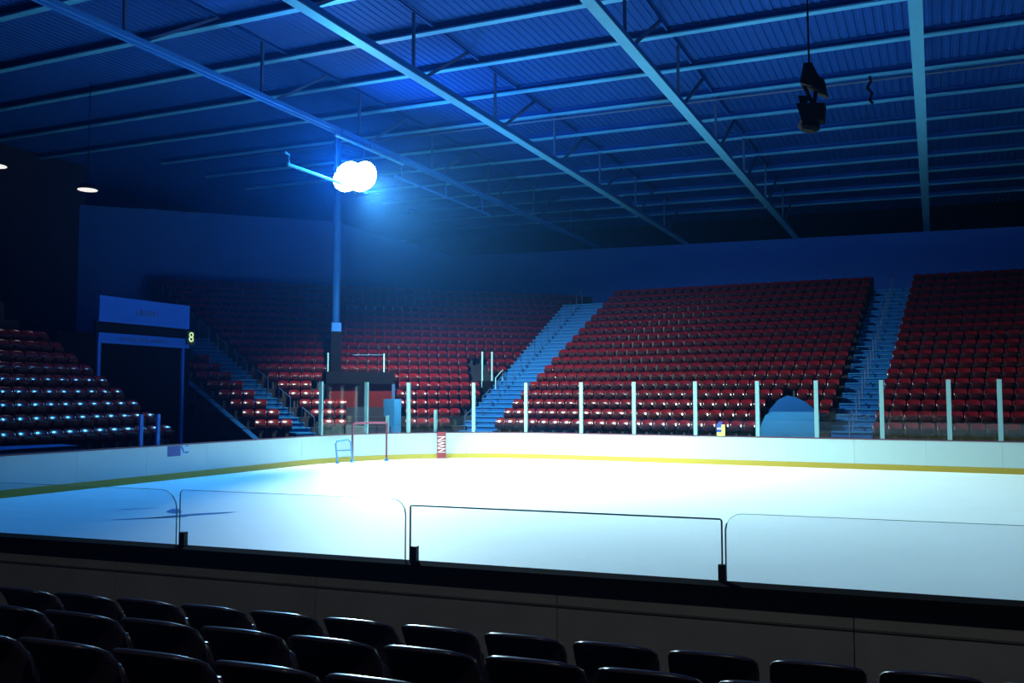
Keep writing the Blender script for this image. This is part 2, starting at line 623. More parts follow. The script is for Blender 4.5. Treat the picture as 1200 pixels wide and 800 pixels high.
m1 = MB()
zq = zchord(-2.0) + 1.92
m1.tube([(-2.0, 36.95, zq), (-1.95, 36.95, zq - 0.2), (-2.1, 36.95, zq - 0.45), (-1.92, 36.95, zq - 0.7), (-2.02, 36.95, zq - 0.95), (-1.9, 36.95, zq - 1.1)], 0.06, 6)
tag(m1.build('dangling_cable', M['black']), 'short dark cable dangling from the roof near the right truss', 'cable')

# ================================================================== RINK BOARDS
rink = thing('rink_boards', (XL, YF, 0), 'white rink boards with yellow kick plate round the far side', 'rink boards')
# path from the left straight, round the corner, along the far straight
path = []
y = near(-13.4).y
Ls = CY - y
nseg = 9
for k in range(nseg):
    path.append((Vector((XL, y + Ls * k / nseg, 0)), Vector((XL, y + Ls * (k + 1) / nseg, 0))))
NA = 6
arc = [Vector((CX + RC * math.cos(t), CY + RC * math.sin(t), 0)) for t in
       [math.pi - math.pi / 2 * k / (NA * 4) for k in range(NA * 4 + 1)]]
segs = [[a, b] for a, b in path]
for k in range(NA):
    segs.append(arc[k * 4:k * 4 + 5])
xx = CX
while xx < 29:
    segs.append([Vector((xx, YF, 0)), Vector((xx + 2.44, YF, 0))])
    xx += 2.44


def strip(pl, z0, z1, t0, t1, gap=0.002):
    """wall strip along polyline pl; offsets t0..t1 measured outwards (left of travel)"""
    mbx = MB()
    for k in range(len(pl) - 1):
        a, b = pl[k].copy(), pl[k + 1].copy()

        def nrm(j):
            d = Vector((0, 0, 0))
            if j > 0:
                d += (pl[j] - pl[j - 1]).normalized()
            if j < len(pl) - 1:
                d += (pl[j + 1] - pl[j]).normalized()
            d.normalize()
            return Vector((-d.y, d.x, 0))
        na, nb = nrm(k), nrm(k + 1)
        d = (b - a).normalized()
        if k == 0:
            a = a + d * gap
        if k == len(pl) - 2:
            b = b - d * gap
        mbx.hexa([a + na * t0 + Vector((0, 0, z0)), b + nb * t0 + Vector((0, 0, z0)), b + nb * t1 + Vector((0, 0, z0)), a + na * t1 + Vector((0, 0, z0)),
                  a + na * t0 + Vector((0, 0, z1)), b + nb * t0 + Vector((0, 0, z1)), b + nb * t1 + Vector((0, 0, z1)), a + na * t1 + Vector((0, 0, z1))])
    return mbx


for pl in segs:
    p = part('board_panel', strip(pl, 0.20, BH - 0.04, 0.0, 0.12), M['board'], rink)
    subpart('kick_plate', strip(pl, 0.0, 0.21, -0.015, 0.12, 0.002), M['kick'], p)
    subpart('cap_rail', strip(pl, BH - 0.04, BH, -0.01, 0.16, 0.0), M['cap'], p)

# stanchions and panes on the far boards
ST = []
for ang in (171.4, 154.0, 139.3):
    a = math.radians(ang)
    ST.append((CX + (RC + 0.06) * math.cos(a), CY + (RC + 0.06) * math.sin(a)))
a = math.radians(117.5)
ST.append((CX + (RC + 0.06) * math.cos(a), CY + (RC + 0.06) * math.sin(a)))
for x in (-16.37, -13.76, -11.4, -8.81, -6.34, -4.13, -1.81, 0.44, 2.06, 4.5, 6.9):
    ST.append((x, YF + 0.06))
GT = 3.33
for (x, y) in ST:
    m1 = MB()
    m1.box(x - 0.075, x + 0.075, y - 0.05, y + 0.05, BH, GT)
    part('stanchion', m1, M['alu'], rink)
for (x0, y0), (x1, y1) in zip(ST, ST[1:]):
    m1 = MB()
    d = (Vector((x1, y1, 0)) - Vector((x0, y0, 0))).normalized() * 0.08
    m1.bar((x0 + d.x, y0 + d.y, (BH + GT) / 2 - 0.02), (x1 - d.x, y1 - d.y, (BH + GT) / 2 - 0.02), 0.012, GT - BH - 0.06)
    part('glass_pane', m1, M['glass'], rink)
# short posts
for ang, h in ((146.4, 0.75), (130.1, 0.98)):
    a = math.radians(ang)
    x, y = CX + (RC + 0.1) * math.cos(a), CY + (RC + 0.1) * math.sin(a)
    m1 = MB()
    m1.box(x - 0.07, x + 0.07, y - 0.04, y + 0.04, BH, BH + h)
    part('short_post', m1, M['alu'], rink)
for y in (20.36, 21.04):
    m1 = MB()
    m1.box(XL - 0.1, XL - 0.02, y - 0.06, y + 0.06, BH, BH + 1.0)
    part('gate_post', m1, M['steel2'], rink)

# printed notice on the left boards
t = thing('board_notice', (XL + 0.006, 21.8, 0.95), 'small dark blue and pale printed notice on the left boards', 'notice')
m1 = MB()
m1.box(XL + 0.002, XL + 0.008, 21.4, 21.95, 0.76, 1.10)
part('dark_panel', m1, M['navy'], t)
m1 = MB()
m1.box(XL + 0.002, XL + 0.008, 21.955, 22.3, 0.78, 1.10)
pp = part('pale_panel', m1, M['paleblue'], t)
m1 = MB()
m1.bar((XL + 0.010, 21.98, 1.08), (XL + 0.010, 22.12, 0.84), 0.002, 0.05)
m1.bar((XL + 0.010, 22.16, 1.07), (XL + 0.010, 22.29, 1.07), 0.002, 0.025)
m1.bar((XL + 0.010, 22.16, 0.86), (XL + 0.010, 22.29, 0.86), 0.002, 0.05)
subpart('printed_mark', m1, M['navy'], pp)

# red pad with white zigzag lettering on the corner boards
a = math.radians(128.3)
pc = Vector((CX + (RC - 0.06) * math.cos(a), CY + (RC - 0.06) * math.sin(a), 0))
nin = Vector((-math.cos(a), -math.sin(a), 0))
tg = Vector((nin.y, -nin.x, 0)) * -1
t = thing('red_pad', pc, 'red vertical pad with white zigzag lettering on the corner boards', 'pad')
m1 = MB()
m1.hexa([pc - tg * 0.19 - nin * 0.03 + Vector((0, 0, 0.005)), pc + tg * 0.19 - nin * 0.03 + Vector((0, 0, 0.005)), pc + tg * 0.19 + nin * 0.03 + Vector((0, 0, 0.005)), pc - tg * 0.19 + nin * 0.03 + Vector((0, 0, 0.005)),
         pc - tg * 0.19 - nin * 0.03 + Vector((0, 0, 1.16)), pc + tg * 0.19 - nin * 0.03 + Vector((0, 0, 1.16)), pc + tg * 0.19 + nin * 0.03 + Vector((0, 0, 1.16)), pc - tg * 0.19 + nin * 0.03 + Vector((0, 0, 1.16))])
part('pad_body', m1, M['redpad'], t)
lt = text_mesh('NWN', 0.40, M['white'], 0.004)
xs = [v.co.x for v in lt.vertices]
ys = [v.co.y for v in lt.vertices]
sx, sy = 0.70 / (max(xs) - min(xs)), 0.33 / (max(ys) - min(ys))
mx_, my_ = (max(xs) + min(xs)) / 2, (max(ys) + min(ys)) / 2
for v in lt.vertices:
    u, w = (v.co.x - mx_) * sx, (v.co.y - my_) * sy
    q = pc + tg * (-w) + nin * (0.034 + v.co.z) + Vector((0, 0, 0.62 + u))
    v.co = q
o = link('lettering', lt, None)
o.parent = t
o.matrix_parent_inverse = Matrix.Translation(-pc)

# small yellow box on the far board ledge
bx = -7.78
t = thing('ledge_box', (bx, YF + 0.05, BH), 'small yellow and blue box standing on the far board ledge', 'box')
m1 = MB()
m1.box(bx - 0.16, bx + 0.16, YF - 0.02, YF + 0.02, BH + 0.002, BH + 0.45)
pp = part('box_body', m1, M['yellow'], t)
m1 = MB()
m1.box(bx - 0.16, bx + 0.02, YF - 0.028, YF - 0.021, BH + 0.14, BH + 0.46)
subpart('blue_label', m1, M['navy'], pp)
m1 = MB()
m1.box(bx - 0.15, bx + 0.01, YF - 0.035, YF - 0.029, BH + 0.26, BH + 0.32)
subpart('white_stripe', m1, M['white'], pp)
m1 = MB()
m1.box(bx - 0.10, bx + 0.06, YF - 0.02, YF + 0.02, BH + 0.452, BH + 0.56)
part('box_top', m1, M['navy'], t)

# goal frame and small blue frame
g0, g1 = Vector((-21.9, 30.6, 0)), Vector((-21.05, 31.85, 0))
t = thing('goal_frame', (g0 + g1) / 2, 'tall dark red tubular goal frame without net in the rink corner', 'goal frame')
for nm, p in (('post', g0), ('post', g1)):
    m1 = MB()
    m1.tube([p + Vector((0, 0, 0.0)), p + Vector((0, 0, 1.5))], 0.045, 8)
    part(nm, m1, M['goal'], t)
    m1 = MB()
    m1.lathe([(0.10, 0.0), (0.10, 0.05), (0.05, 0.12)], 10, p)
    part('foot', m1, M['bluetube'], t)
dg = (g1 - g0).normalized()
m1 = MB()
m1.tube([g0 + Vector((0, 0, 1.47)), g0 + Vector((0, 0, 1.56)) + dg * 0.05, g0 + Vector((0, 0, 1.61)) + dg * 0.15,
         g1 + Vector((0, 0, 1.61)) - dg * 0.08, g1 + Vector((0, 0, 1.58)), g1 + Vector((0, 0, 1.47))], 0.045, 8)
part('crossbar', m1, M['goal'], t)

b0, b1 = Vector((-22.02, 29.75, 0)), Vector((-21.82, 30.38, 0))
t = thing('tube_stand', (b0 + b1) / 2, 'small blue tubular stand with a middle bar left of the goal frame', 'stand')
db = (b1 - b0).normalized()
m1 = MB()
m1.tube([b0 + Vector((0, 0, 0.02)), b0 - db * 0.1 + Vector((0, 0, 0.8)), b0 - db * 0.04 + Vector((0, 0, 0.9)), b1 - db * 0.14 + Vector((0, 0, 0.95)),
         b1 + Vector((0, 0, 0.82)), b1 + db * 0.08 + Vector((0, 0, 0.02))], 0.035, 8)
part('loop', m1, M['bluetube'], t)
m1 = MB()
m1.tube([b0 - db * 0.06 + Vector((0, 0, 0.52)), b1 + db * 0.03 + Vector((0, 0, 0.52))], 0.025, 6)
part('middle_bar', m1, M['bluetube'], t)
for p in (b0, b1 + db * 0.08):
    m1 = MB()
    m1.lathe([(0.08, 0.0), (0.08, 0.04), (0.04, 0.08)], 10, p)
    part('foot', m1, M['bluetube'], t)

# near boards seen from behind
nearb = thing('near_boards', near(6, 0), 'dark brown back of the near rink boards with black ledge', 'rink boards')
tt = -12.9
while tt < 32:
    a, b = tt + 0.004, tt + 2.44 - 0.004
    m1 = MB()
    m1.hexa([near(a, -0.12, 0.05), near(b, -0.12, 0.05), near(b, 0.0, 0.05), near(a, 0.0, 0.05),
             near(a, -0.12, BH - 0.10), near(b, -0.12, BH - 0.10), near(b, 0.0, BH - 0.10), near(a, 0.0, BH - 0.10)])
    p = part('board_panel', m1, M['boardback'], nearb)
    m1 = MB()
    m1.hexa([near(tt, -0.22, BH - 0.10), near(tt + 2.44, -0.22, BH - 0.10), near(tt + 2.44, 0.03, BH - 0.10), near(tt, 0.03, BH - 0.10),
             near(tt, -0.20, BH), near(tt + 2.44, -0.20, BH), near(tt + 2.44, 0.03, BH), near(tt, 0.03, BH)])
    subpart('ledge', m1, M['railcap'], p)
    m1 = MB()
    m1.hexa([near(tt, 0.0, 0.2), near(tt + 2.44, 0.0, 0.2), near(tt + 2.44, 0.012, 0.2), near(tt, 0.012, 0.2),
             near(tt, 0.0, BH - 0.10), near(tt + 2.44, 0.0, BH - 0.10), near(tt + 2.44, 0.012, BH - 0.10), near(tt, 0.012, BH - 0.10)])
    subpart('white_face', m1, M['board'], p)
    m1 = MB()
    m1.hexa([near(a, 0.0, 0.0), near(b, 0.0, 0.0), near(b, 0.02, 0.0), near(a, 0.02, 0.0),
             near(a, 0.0, 0.2), near(b, 0.0, 0.2), near(b, 0.02, 0.2), near(a, 0.02, 0.2)])
    subpart('kick_plate', m1, M['kick'], p)
    m1 = MB()
    m1.hexa([near(a, -0.135, 0.86), near(b, -0.135, 0.86), near(b, -0.12, 0.86), near(a, -0.12, 0.86),
             near(a, -0.135, 0.875), near(b, -0.135, 0.875), near(b, -0.12, 0.875), near(a, -0.12, 0.875)])
    subpart('batten_strip', m1, M['batten'], p)
    tt += 2.44


def tnear(x):
    return (x - NB0.x) / ND.x


posts = [tnear(-9.9), tnear(-7.15), tnear(-4.50), tnear(-1.66), tnear(1.3)]
for tp in posts:
    m1 = MB()
    m1.hexa([near(tp - 0.032, -0.04, BH), near(tp + 0.032, -0.04, BH), near(tp + 0.032, 0.02, BH), near(tp - 0.032, 0.02, BH),
             near(tp - 0.032, -0.04, BH + 0.14), near(tp + 0.032, -0.04, BH + 0.14), near(tp + 0.032, 0.02, BH + 0.14), near(tp - 0.032, 0.02, BH + 0.14)])
    part('pane_clamp', m1, M['dark'], nearb)


def pane(t0, t1, top, round_l, round_r, frame, em='edgepale'):
    """clear pane standing in the ledge with an outline of thin edge strip"""
    z0 = BH + 0.005
    out = []
    if round_l:
        out += [(t0, z0), (t0, top - round_l)] + [(t0 + round_l * (1 - math.cos(q)), top - round_l + round_l * math.sin(q)) for q in (0.4, 0.8, 1.2, 1.57)]
    else:
        out += [(t0, z0), (t0, top)]
    if round_r:
        out += [(t1 - round_r * (1 - math.cos(q)), top - round_r + round_r * math.sin(q)) for q in (1.57, 1.2, 0.8, 0.4)] + [(t1, top - round_r), (t1, z0)]
    else:
        out += [(t1, top), (t1, z0)]
    m1 = MB()
    n = len(out)
    for off in (-0.006, 0.006):
        for (tq, z) in out:
            m1.v.append(tuple(near(tq, off, z)))
    m1.f.append(tuple(range(n)))
    m1.f.append(tuple(reversed(range(n, 2 * n))))
    for k in range(n):
        m1.f.append((k, (k + 1) % n, n + (k + 1) % n, n + k))
    m1.m = [m1.mi(None)] * len(m1.f)
    p = part('glass_pane', m1, M['glass'], nearb)
    m1 = MB()
    for (ta, za), (tb, zb) in zip(out, out[1:]):
        m1.bar(near(ta, 0, za), near(tb, 0, zb), 0.014, frame)
    subpart('edge_strip', m1, M[em], p)


pane(posts[0] + 0.04, posts[1] - 0.10, 1.72, 0.0, 0.20, 0.004)
pane(posts[1] - 0.06, posts[2] - 0.10, 1.725, 0.05, 0.14, 0.004)
pane(posts[2] - 0.05, posts[3] - 0.0, 1.668, 0.02, 0.02, 0.013, 'edge')
pane(posts[3] + 0.03, posts[4] - 0.04, 1.72, 0.14, 0.0, 0.003)

# ================================================================== SEATING
RISE, RUN, ZT = 0.45, 0.85, 1.70
PITCHS = 0.555


class Frame:
    def __init__(self, o, e, d, D0):
        self.o, self.e, self.d, self.D0 = Vector((*o, 0)), Vector((*e, 0)), Vector((*d, 0)), D0
        self.rot = math.atan2(self.e.y, self.e.x)

    def p(self, a, D, z):
        q = self.o + self.e * a + self.d * D
        return Vector((q.x, q.y, z))

    def tread(self, k):
        return ZT - 0.84 + RISE * k

    def Dk(self, k):
        return self.D0 + RUN * k


s2 = math.sqrt(0.5)
FAR = Frame((0, 0), (1, 0), (0, 1), 38.0)
WED = Frame((-15.2, 28.2), (s2, s2), (-s2, s2), 10.5)
LEF = Frame((0, 0), (0, 1), (-1, 0), 25.0)


# --- seat prototype, facing -Y, origin on the tread under the backrest
def backrest_mesh():
    rows = [(0.40, 0.17, 0.00), (0.43, 0.215, 0.0), (0.52, 0.235, 0.018), (0.62, 0.245, 0.046), (0.70, 0.25, 0.085),
            (0.77, 0.245, 0.135), (0.815, 0.225, 0.18), (0.84, 0.18, 0.215)]
    us = [-1, -0.86, -0.5, 0, 0.5, 0.86, 1]
    mb_ = MB()
    n = len(us)
    for side in (0, 1):
        for (z, w, y) in rows:
            for u in us:
                x = w * u
                yy = y - 0.9 * max(0, abs(x) - 0.06) ** 2 * 1.6
                dz = -0.012 * abs(u) ** 4 if z > 0.8 else 0
                mb_.v.append((x, yy + (0.0 if side == 0 else 0.034), z + dz - (0.012 if side and z > 0.83 else 0)))
    R_ = len(rows)
    off = R_ * n
    for r in range(R_ - 1):
        for c in range(n - 1):
            a = r * n + c
            mb_.f.append((a, a + 1, a + n + 1, a + n))
            mb_.f.append((off + a, off + a + n, off + a + n + 1, off + a + 1))
    for c in range(n - 1):
        a = (R_ - 1) * n + c
        mb_.f.append((a, a + 1, off + a + 1, off + a))
        mb_.f.append((c + 1, c, off + c, off + c + 1))
    for r in range(R_ - 1):
        a = r * n
        mb_.f.append((a, a + n, off + a + n, off + a))
        a = r * n + n - 1
        mb_.f.append((a + n, a, off + a, off + a + n))
    mb_.m = [mb_.mi(None)] * len(mb_.f)
    return mb_


def pan_mesh():
    """tipped-up seat pan in front of the backrest"""
    rows = [(0.34, 0.16, -0.06), (0.38, 0.205, -0.10), (0.48, 0.215, -0.135), (0.59, 0.205, -0.15), (0.645, 0.17, -0.12)]
    us = [-1, -0.8, 0, 0.8, 1]
    mb_ = MB()
    n = len(us)
    for side in (0, 1):
        for (z, w, y) in rows:
            for u in us:
                mb_.v.append((w * u, y - (0.02 * (1 - u * u) if side == 0 else 0) + (0.05 if side else 0), z))
    R_ = len(rows)
    off = R_ * n
    for r in range(R_ - 1):
        for c in range(n - 1):
            a = r * n + c
            mb_.f.append((a, a + 1, a + n + 1, a + n))
            mb_.f.append((off + a, off + a + n, off + a + n + 1, off + a + 1))
    for c in range(n - 1):
        a = (R_ - 1) * n + c
        mb_.f.append((a, a + 1, off + a + 1, off + a))
        mb_.f.append((c + 1, c, off + c, off + c + 1))
    for r in range(R_ - 1):
        a = r * n
        mb_.f.append((a, a + n, off + a + n, off + a))
        a = r * n + n - 1
        mb_.f.append((a + n, a, off + a, off + a + n))
    mb_.m = [mb_.mi(None)] * len(mb_.f)
    return mb_


def bracket_mesh():
    mb_ = MB()
    mb_.box(-0.05, 0.05, -0.06, 0.02, 0.0, 0.38)
    mb_.box(-0.19, 0.19, -0.07, 0.03, 0.38, 0.42)
    mb_.box(-0.12, 0.12, 0.035, 0.06, 0.40, 0.62)
    return mb_


BM, PM, KM = backrest_mesh(), pan_mesh(), bracket_mesh()
me_back = BM.mesh('backrest', M['seat'], True)
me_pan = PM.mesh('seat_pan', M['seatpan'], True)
me_brk = KM.mesh('bracket', M['dark'])
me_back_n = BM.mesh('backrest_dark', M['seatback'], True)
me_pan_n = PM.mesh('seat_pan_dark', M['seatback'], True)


def add_seat(p, rot, label, group, dark=False):
    t = bpy.data.objects.new('stadium_seat', None)
    t.empty_display_size = 0.1
    COL.objects.link(t)
    t.location = p
    t.rotation_euler = (0, 0, rot)
    tag(t, label, 'seat', group)
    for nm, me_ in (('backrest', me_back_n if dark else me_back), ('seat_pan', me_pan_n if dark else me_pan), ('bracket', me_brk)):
        o = bpy.data.objects.new(nm, me_)
        COL.objects.link(o)
        o.parent = t
    return t


bulk = []   # (position, rotation) of seats past the individual ones

BLOCKS = [
    # frame, name, rows, left edge(k), right edge(k), cut test, individual rows, phrase
    (FAR, 'mid', 18, lambda k: -19.0 + 0.06 * k, lambda k: -4.0 + 0.06 * k,
     lambda k, a: (k == 0 and a > -6.75) or (k == 1 and -6.55 < a < -4.75) or (k == 2 and -6.45 < a < -5.0) or (k == 3 and -6.3 < a < -5.4),
     4, 'wide block right of main stairs'),
    (WED, 'corner', 19, lambda k: -3.75 - 0.43 * k, lambda k: 2.3 + 0.775 * k,
     lambda k, a: (k <= 2 and -2.6 < a < 0.1) or (k in (3, 4) and -3.6 < a < 0.34) or (k == 5 and -3.16 < a < -2.04)
     or (4 <= k <= 7 and 4.75 < a < 5.97),
     4, 'corner block behind goal frame'),
    (WED, 'strip', 8, lambda k: -6.75 - 0.5 * k, lambda k: -5.05 - 0.5 * k, lambda k, a: k == 7 and a < -9.2, 7, 'narrow strip beside left portal'),
    (FAR, 'right', 18, lambda k: -2.3 + 0.08 * k, lambda k: 4.6 + 0.14 * k, lambda k, a: False, 4, 'right block beyond second stairs'),
    (LEF, 'left', 9, lambda k: 14.0, lambda k: 23.9, lambda k, a: False, 3, 'dark left stand before portal'),
]
n_ind = 0
for fr, nm, rows, fl, frr, cut, ind, phrase in BLOCKS:
    for k in range(rows):
        a0, a1 = fl(k), frr(k)
        n = max(1, int(round((a1 - a0) / PITCHS)))
        pos = [a0 + (j + 0.5) * (a1 - a0) / n for j in range(n)]
        pos = [a for a in pos if not cut(k, a)]
        for j, a in enumerate(pos):
            p = fr.p(a, fr.Dk(k), fr.tread(k))
            if k < ind:
                lab = 'red seat, %s row, %s from left, %s' % (NUM[k], NUM[j], phrase)
                add_seat(p, fr.rot, lab, 'red tip-up seats of the stands')
                n_ind += 1
            else:
                bulk.append((p, fr.rot))

# foreground rows, seen from behind
NEARROWS = [('front', Vector((-2.5, 4.9, 0)), 1.31, -7, 6, 0.285), ('middle', Vector((-2.0, 3.97, 0)), 1.475, -6, 3, 0.27), ('rear', Vector((-2.31, 3.12, 0)), 1.585, -5, 2, 0.27)]
rotn = math.atan2(ND.y, ND.x) + math.pi
for nm, c, zt, j0, j1, sh in NEARROWS:
    for j in range(j0, j1 + 1):
        p = c + ND * (j * PITCHS + sh - 0.05) + NN * 0.10
        p.z = zt - 0.84
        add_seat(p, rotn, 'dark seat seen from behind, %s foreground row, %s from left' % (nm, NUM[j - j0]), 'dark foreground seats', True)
        n_ind += 1
print('individual seats', n_ind, 'bulk', len(bulk))

# the remaining, smaller seats as one mesh
mb = MB()
V, F_, MI = [], [], []
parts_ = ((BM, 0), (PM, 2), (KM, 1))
for p, r in bulk:
    c, s = math.cos(r), math.sin(r)
    for src, mi_ in parts_:
        b = len(V)
        V += [(p.x + c * x - s * y, p.y + s * x + c * y, p.z + z) for (x, y, z) in src.v]
        F_ += [tuple(b + i for i in f) for f in src.f]
        MI += [mi_] * len(src.f)
me = bpy.data.meshes.new('upper_seats')
me.from_pydata(V, [], F_)
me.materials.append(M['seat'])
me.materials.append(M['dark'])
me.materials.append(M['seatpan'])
me.polygons.foreach_set('material_index', MI)
me.polygons.foreach_set('use_smooth', [m_ != 1 for m_ in MI])
me.update()
tag(link('stadium_seats', me), 'rows of red seats rising into the dark upper stands', 'seats', kind='stuff')


# --- terraces
def slab(fr, aL0, aR0, aL1, aR1, D0_, D1_, z0, z1):
    m1_ = MB()
    q = [fr.p(aL0, D0_, z0), fr.p(aR0, D0_, z0), fr.p(aR1, D1_, z0), fr.p(aL1, D1_, z0)]
    m1_.hexa(q + [Vector((v.x, v.y, z1)) for v in q])
    return m1_


def terrace(name, fr, rows, fl, frr, label):
    t = thing(name, fr.p((fl(0) + frr(0)) / 2, fr.D0, 0), label, 'terrace', kind='structure')
    for k in range(rows):
        Da = fr.Dk(k) - 0.55
        Db = Da + RUN + (0.02 if k < rows - 1 else 1.6)
        z1 = fr.tread(k) - 0.002
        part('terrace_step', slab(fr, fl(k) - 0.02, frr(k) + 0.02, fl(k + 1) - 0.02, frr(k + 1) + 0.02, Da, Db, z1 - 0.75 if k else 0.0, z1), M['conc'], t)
    k = rows
    Db = fr.Dk(k) - 0.5
    part('added_dark_back', slab(fr, fl(k), frr(k), fl(k), frr(k), Db, Db + 0.15, fr.tread(rows - 1) - 0.4, fr.tread(rows - 1) + 0.8), M['conc'], t)  # dark wall added to close gaps and darken the top row's edge
    return t


TER = {b[1]: b for b in BLOCKS}
terrace('floor_terrace', FAR, 18, TER['mid'][3], TER['mid'][4], 'concrete terrace of the wide far seating block')
terrace('floor_terrace', WED, 19, TER['corner'][3], TER['corner'][4], 'concrete terrace of the corner seating block')
terrace('floor_terrace', WED, 8, TER['strip'][3], lambda k: -4.72 - 0.5 * k, 'concrete terrace of the narrow seating strip')
terrace('floor_terrace', FAR, 18, TER['right'][3], lambda k: 14.0, 'concrete terrace of the right seating block')
terrace('floor_terrace', LEF, 12, lambda k: 0.0, lambda k: 24.0, 'concrete terrace of the dark left stand')


# --- stair aisles
def stairs(fr, rows, fl, frr, label, rails, rail_a):
    t = thing('stairway', fr.p((fl(0) + frr(0)) / 2, fr.D0 - 0.5, 0), label, 'stairs', 'stair aisles between seating blocks')
    for k in range(rows):
        Da = fr.Dk(k) - 0.55
        for h in (0, 1):
            z1 = fr.tread(k) - (RISE / 2 if h == 0 else 0) + (0.0)
            d0 = Da - RUN / 2 if h == 0 else Da
            kk = k + (-0.5 if h == 0 else 0)
            st = part('step', slab(fr, fl(kk) + 0.02, frr(kk) - 0.02, fl(kk + 0.5) + 0.02, frr(kk + 0.5) - 0.02, d0, d0 + RUN / 2, z1 - 0.6, z1 - 0.05), M['stair'], t)
            subpart('lit_nosing', slab(fr, fl(kk) + 0.02, frr(kk) - 0.02, fl(kk + 0.5) + 0.02, frr(kk + 0.5) - 0.02, d0 - 0.05, d0 + RUN / 2, z1 - 0.05, z1), M['lit_nosing'], st)
    for k0 in rails:
        pts_ = []
        for k in (k0, k0 + 1.0):
            a = rail_a(k)
            D = fr.Dk(k) - 0.3
            zb = fr.tread(int(k))
            m1_ = MB()
            m1_.tube([fr.p(a, D, zb), fr.p(a, D, zb + 0.92)], 0.022, 6)
            part('rail_post', m1_, M['web'], t)
            pts_.append(fr.p(a, D, zb + 0.92))
        m1_ = MB()
        m1_.tube(pts_, 0.022, 6)
        part('handrail', m1_, M['web'], t)
    return t


main_stairs = stairs(FAR, 18, lambda k: -21.15 + 0.0 * k, lambda k: -19.05 + 0.06 * k, 'blue stairway between corner block and wide far block',
       (0, 2, 4, 6, 8, 10, 12, 14, 16), lambda k: -20.45 + 0.03 * k)
stairs(FAR, 18, lambda k: -3.95 + 0.06 * k, lambda k: -2.35 + 0.08 * k, 'dim blue stairway between wide far block and right block',
       (0, 2, 4, 6, 8, 10, 12, 14, 16), lambda k: -3.1 + 0.07 * k)
stairs(WED, 12, lambda k: -4.7 - 0.5 * k, lambda k: -3.8 - 0.43 * k, 'blue stairway left of the corner block beside the portal',
       (0, 2, 4, 6, 8, 10), lambda k: -4.15 - 0.45 * k)

# walkway between boards and stands
mb = MB()
mb.box(-24.9, 29.5, YF + 0.2, 37.45, 0.0, 0.40)
mb.box(-24.45, XL - 0.2, -5, YF, 0.0, 0.40)
tag(mb.build('floor_walkway', M['conc']), kind='structure')

# raised ledge behind the left boards
t = thing('bench_ledge', (-23.6, 13, 0.4), 'blue ledge wall behind the left boards at the picture edge', 'ledge')
m1 = MB()
m1.hexa([(-24.3, 6, 0.4), (-23.3, 6, 0.4), (-23.3, 18.8, 0.4), (-24.3, 18.8, 0.4),
         (-24.3, 6, 1.42), (-23.3, 6, 1.30), (-23.3, 18.8, 1.22), (-24.3, 18.8, 1.26)])
part('ledge_wall', m1, M['stair'], t)
m1 = MB()
m1.box(-23.36, -23.28, 6, 18.8, 1.18, 1.24)
part('ledge_nosing', m1, M['black'], t)

# sloping parapet beside the narrow strip
t = thing('sloping_parapet', WED.p(-7.0, 10.5, 0.4), 'dark sloping parapet with blue cap beside the narrow seating strip', 'parapet')
m1 = MB()
ps = []
for k in (-0.9, 7.6):
    a = -6.85 - 0.5 * k
    D = WED.Dk(k)
    ps.append((a, D, ZT - 0.84 + RISE * k))
(a0, D0_, z0), (a1, D1_, z1) = ps
q = [WED.p(a0 - 0.18, D0_, 0.1), WED.p(a0, D0_, 0.1), WED.p(a1, D1_, 0.1), WED.p(a1 - 0.18, D1_, 0.1)]
m1.hexa(q + [WED.p(a0 - 0.18, D0_, z0 + 0.18), WED.p(a0, D0_, z0 + 0.18), WED.p(a1, D1_, z1 + 0.18), WED.p(a1 - 0.18, D1_, z1 + 0.18)])
part('parapet_wall', m1, M['black'], t)
m1 = MB()
m1.hexa([WED.p(a0 - 0.22, D0_, z0 + 0.18), WED.p(a0 + 0.04, D0_, z0 + 0.18), WED.p(a1 + 0.04, D1_, z1 + 0.18), WED.p(a1 - 0.22, D1_, z1 + 0.18),
         WED.p(a0 - 0.22, D0_, z0 + 0.25), WED.p(a0 + 0.04, D0_, z0 + 0.25), WED.p(a1 + 0.04, D1_, z1 + 0.25), WED.p(a1 - 0.22, D1_, z1 + 0.25)])
part('parapet_cap', m1, M['stair'], t)

# portal with two sign boards above the left entrance
PX = -30.0
t = thing('entrance_portal', (PX, 27, 0), 'blue entrance portal with two lettered sign boards in the left corner', 'portal')
m1 = MB()
m1.box(PX - 0.12, PX, 24.75, 29.5, 5.72, 6.76)
pp = part('upper_sign_board', m1, M['sign'], t)
lt = text_mesh('HEARD', 0.36, M['signtext'])
for v in lt.vertices:
    v.co = Vector((PX + 0.006 + v.co.z, 27.15 + v.co.x, 6.22 + v.co.y))
link('lettering', lt).parent = pp
m1 = MB()
m1.box(PX - 0.12, PX, 24.75, 29.5, 4.86, 5.28)
pp = part('lower_sign_board', m1, M['sign'], t)
lt = text_mesh('NOTICE  FOR  ARENAS', 0.24, M['signtext'])
for v in lt.vertices:
    v.co = Vector((PX + 0.006 + v.co.z, 27.0 + v.co.x, 5.07 + v.co.y))
link('lettering', lt).parent = pp
m1 = MB()
m1.box(PX - 0.3, PX - 0.2, 24.75, 29.5, 5.2, 5.8)
part('backing_panel', m1, M['black'], t)
for yy in (24.82, 29.2):
    m1 = MB()
    m1.box(PX - 0.1, PX - 0.02, yy - 0.07, yy + 0.07, 0.0, 4.86)
    part('portal_post', m1, M['sign'], t)
m1 = MB()
m1.box(PX - 2.2, PX - 2.0, 24.4, 31.5, 0.0, 5.4)
part('doorway_shade', m1, M['black'], t)  # black slab standing in for shade inside the entrance

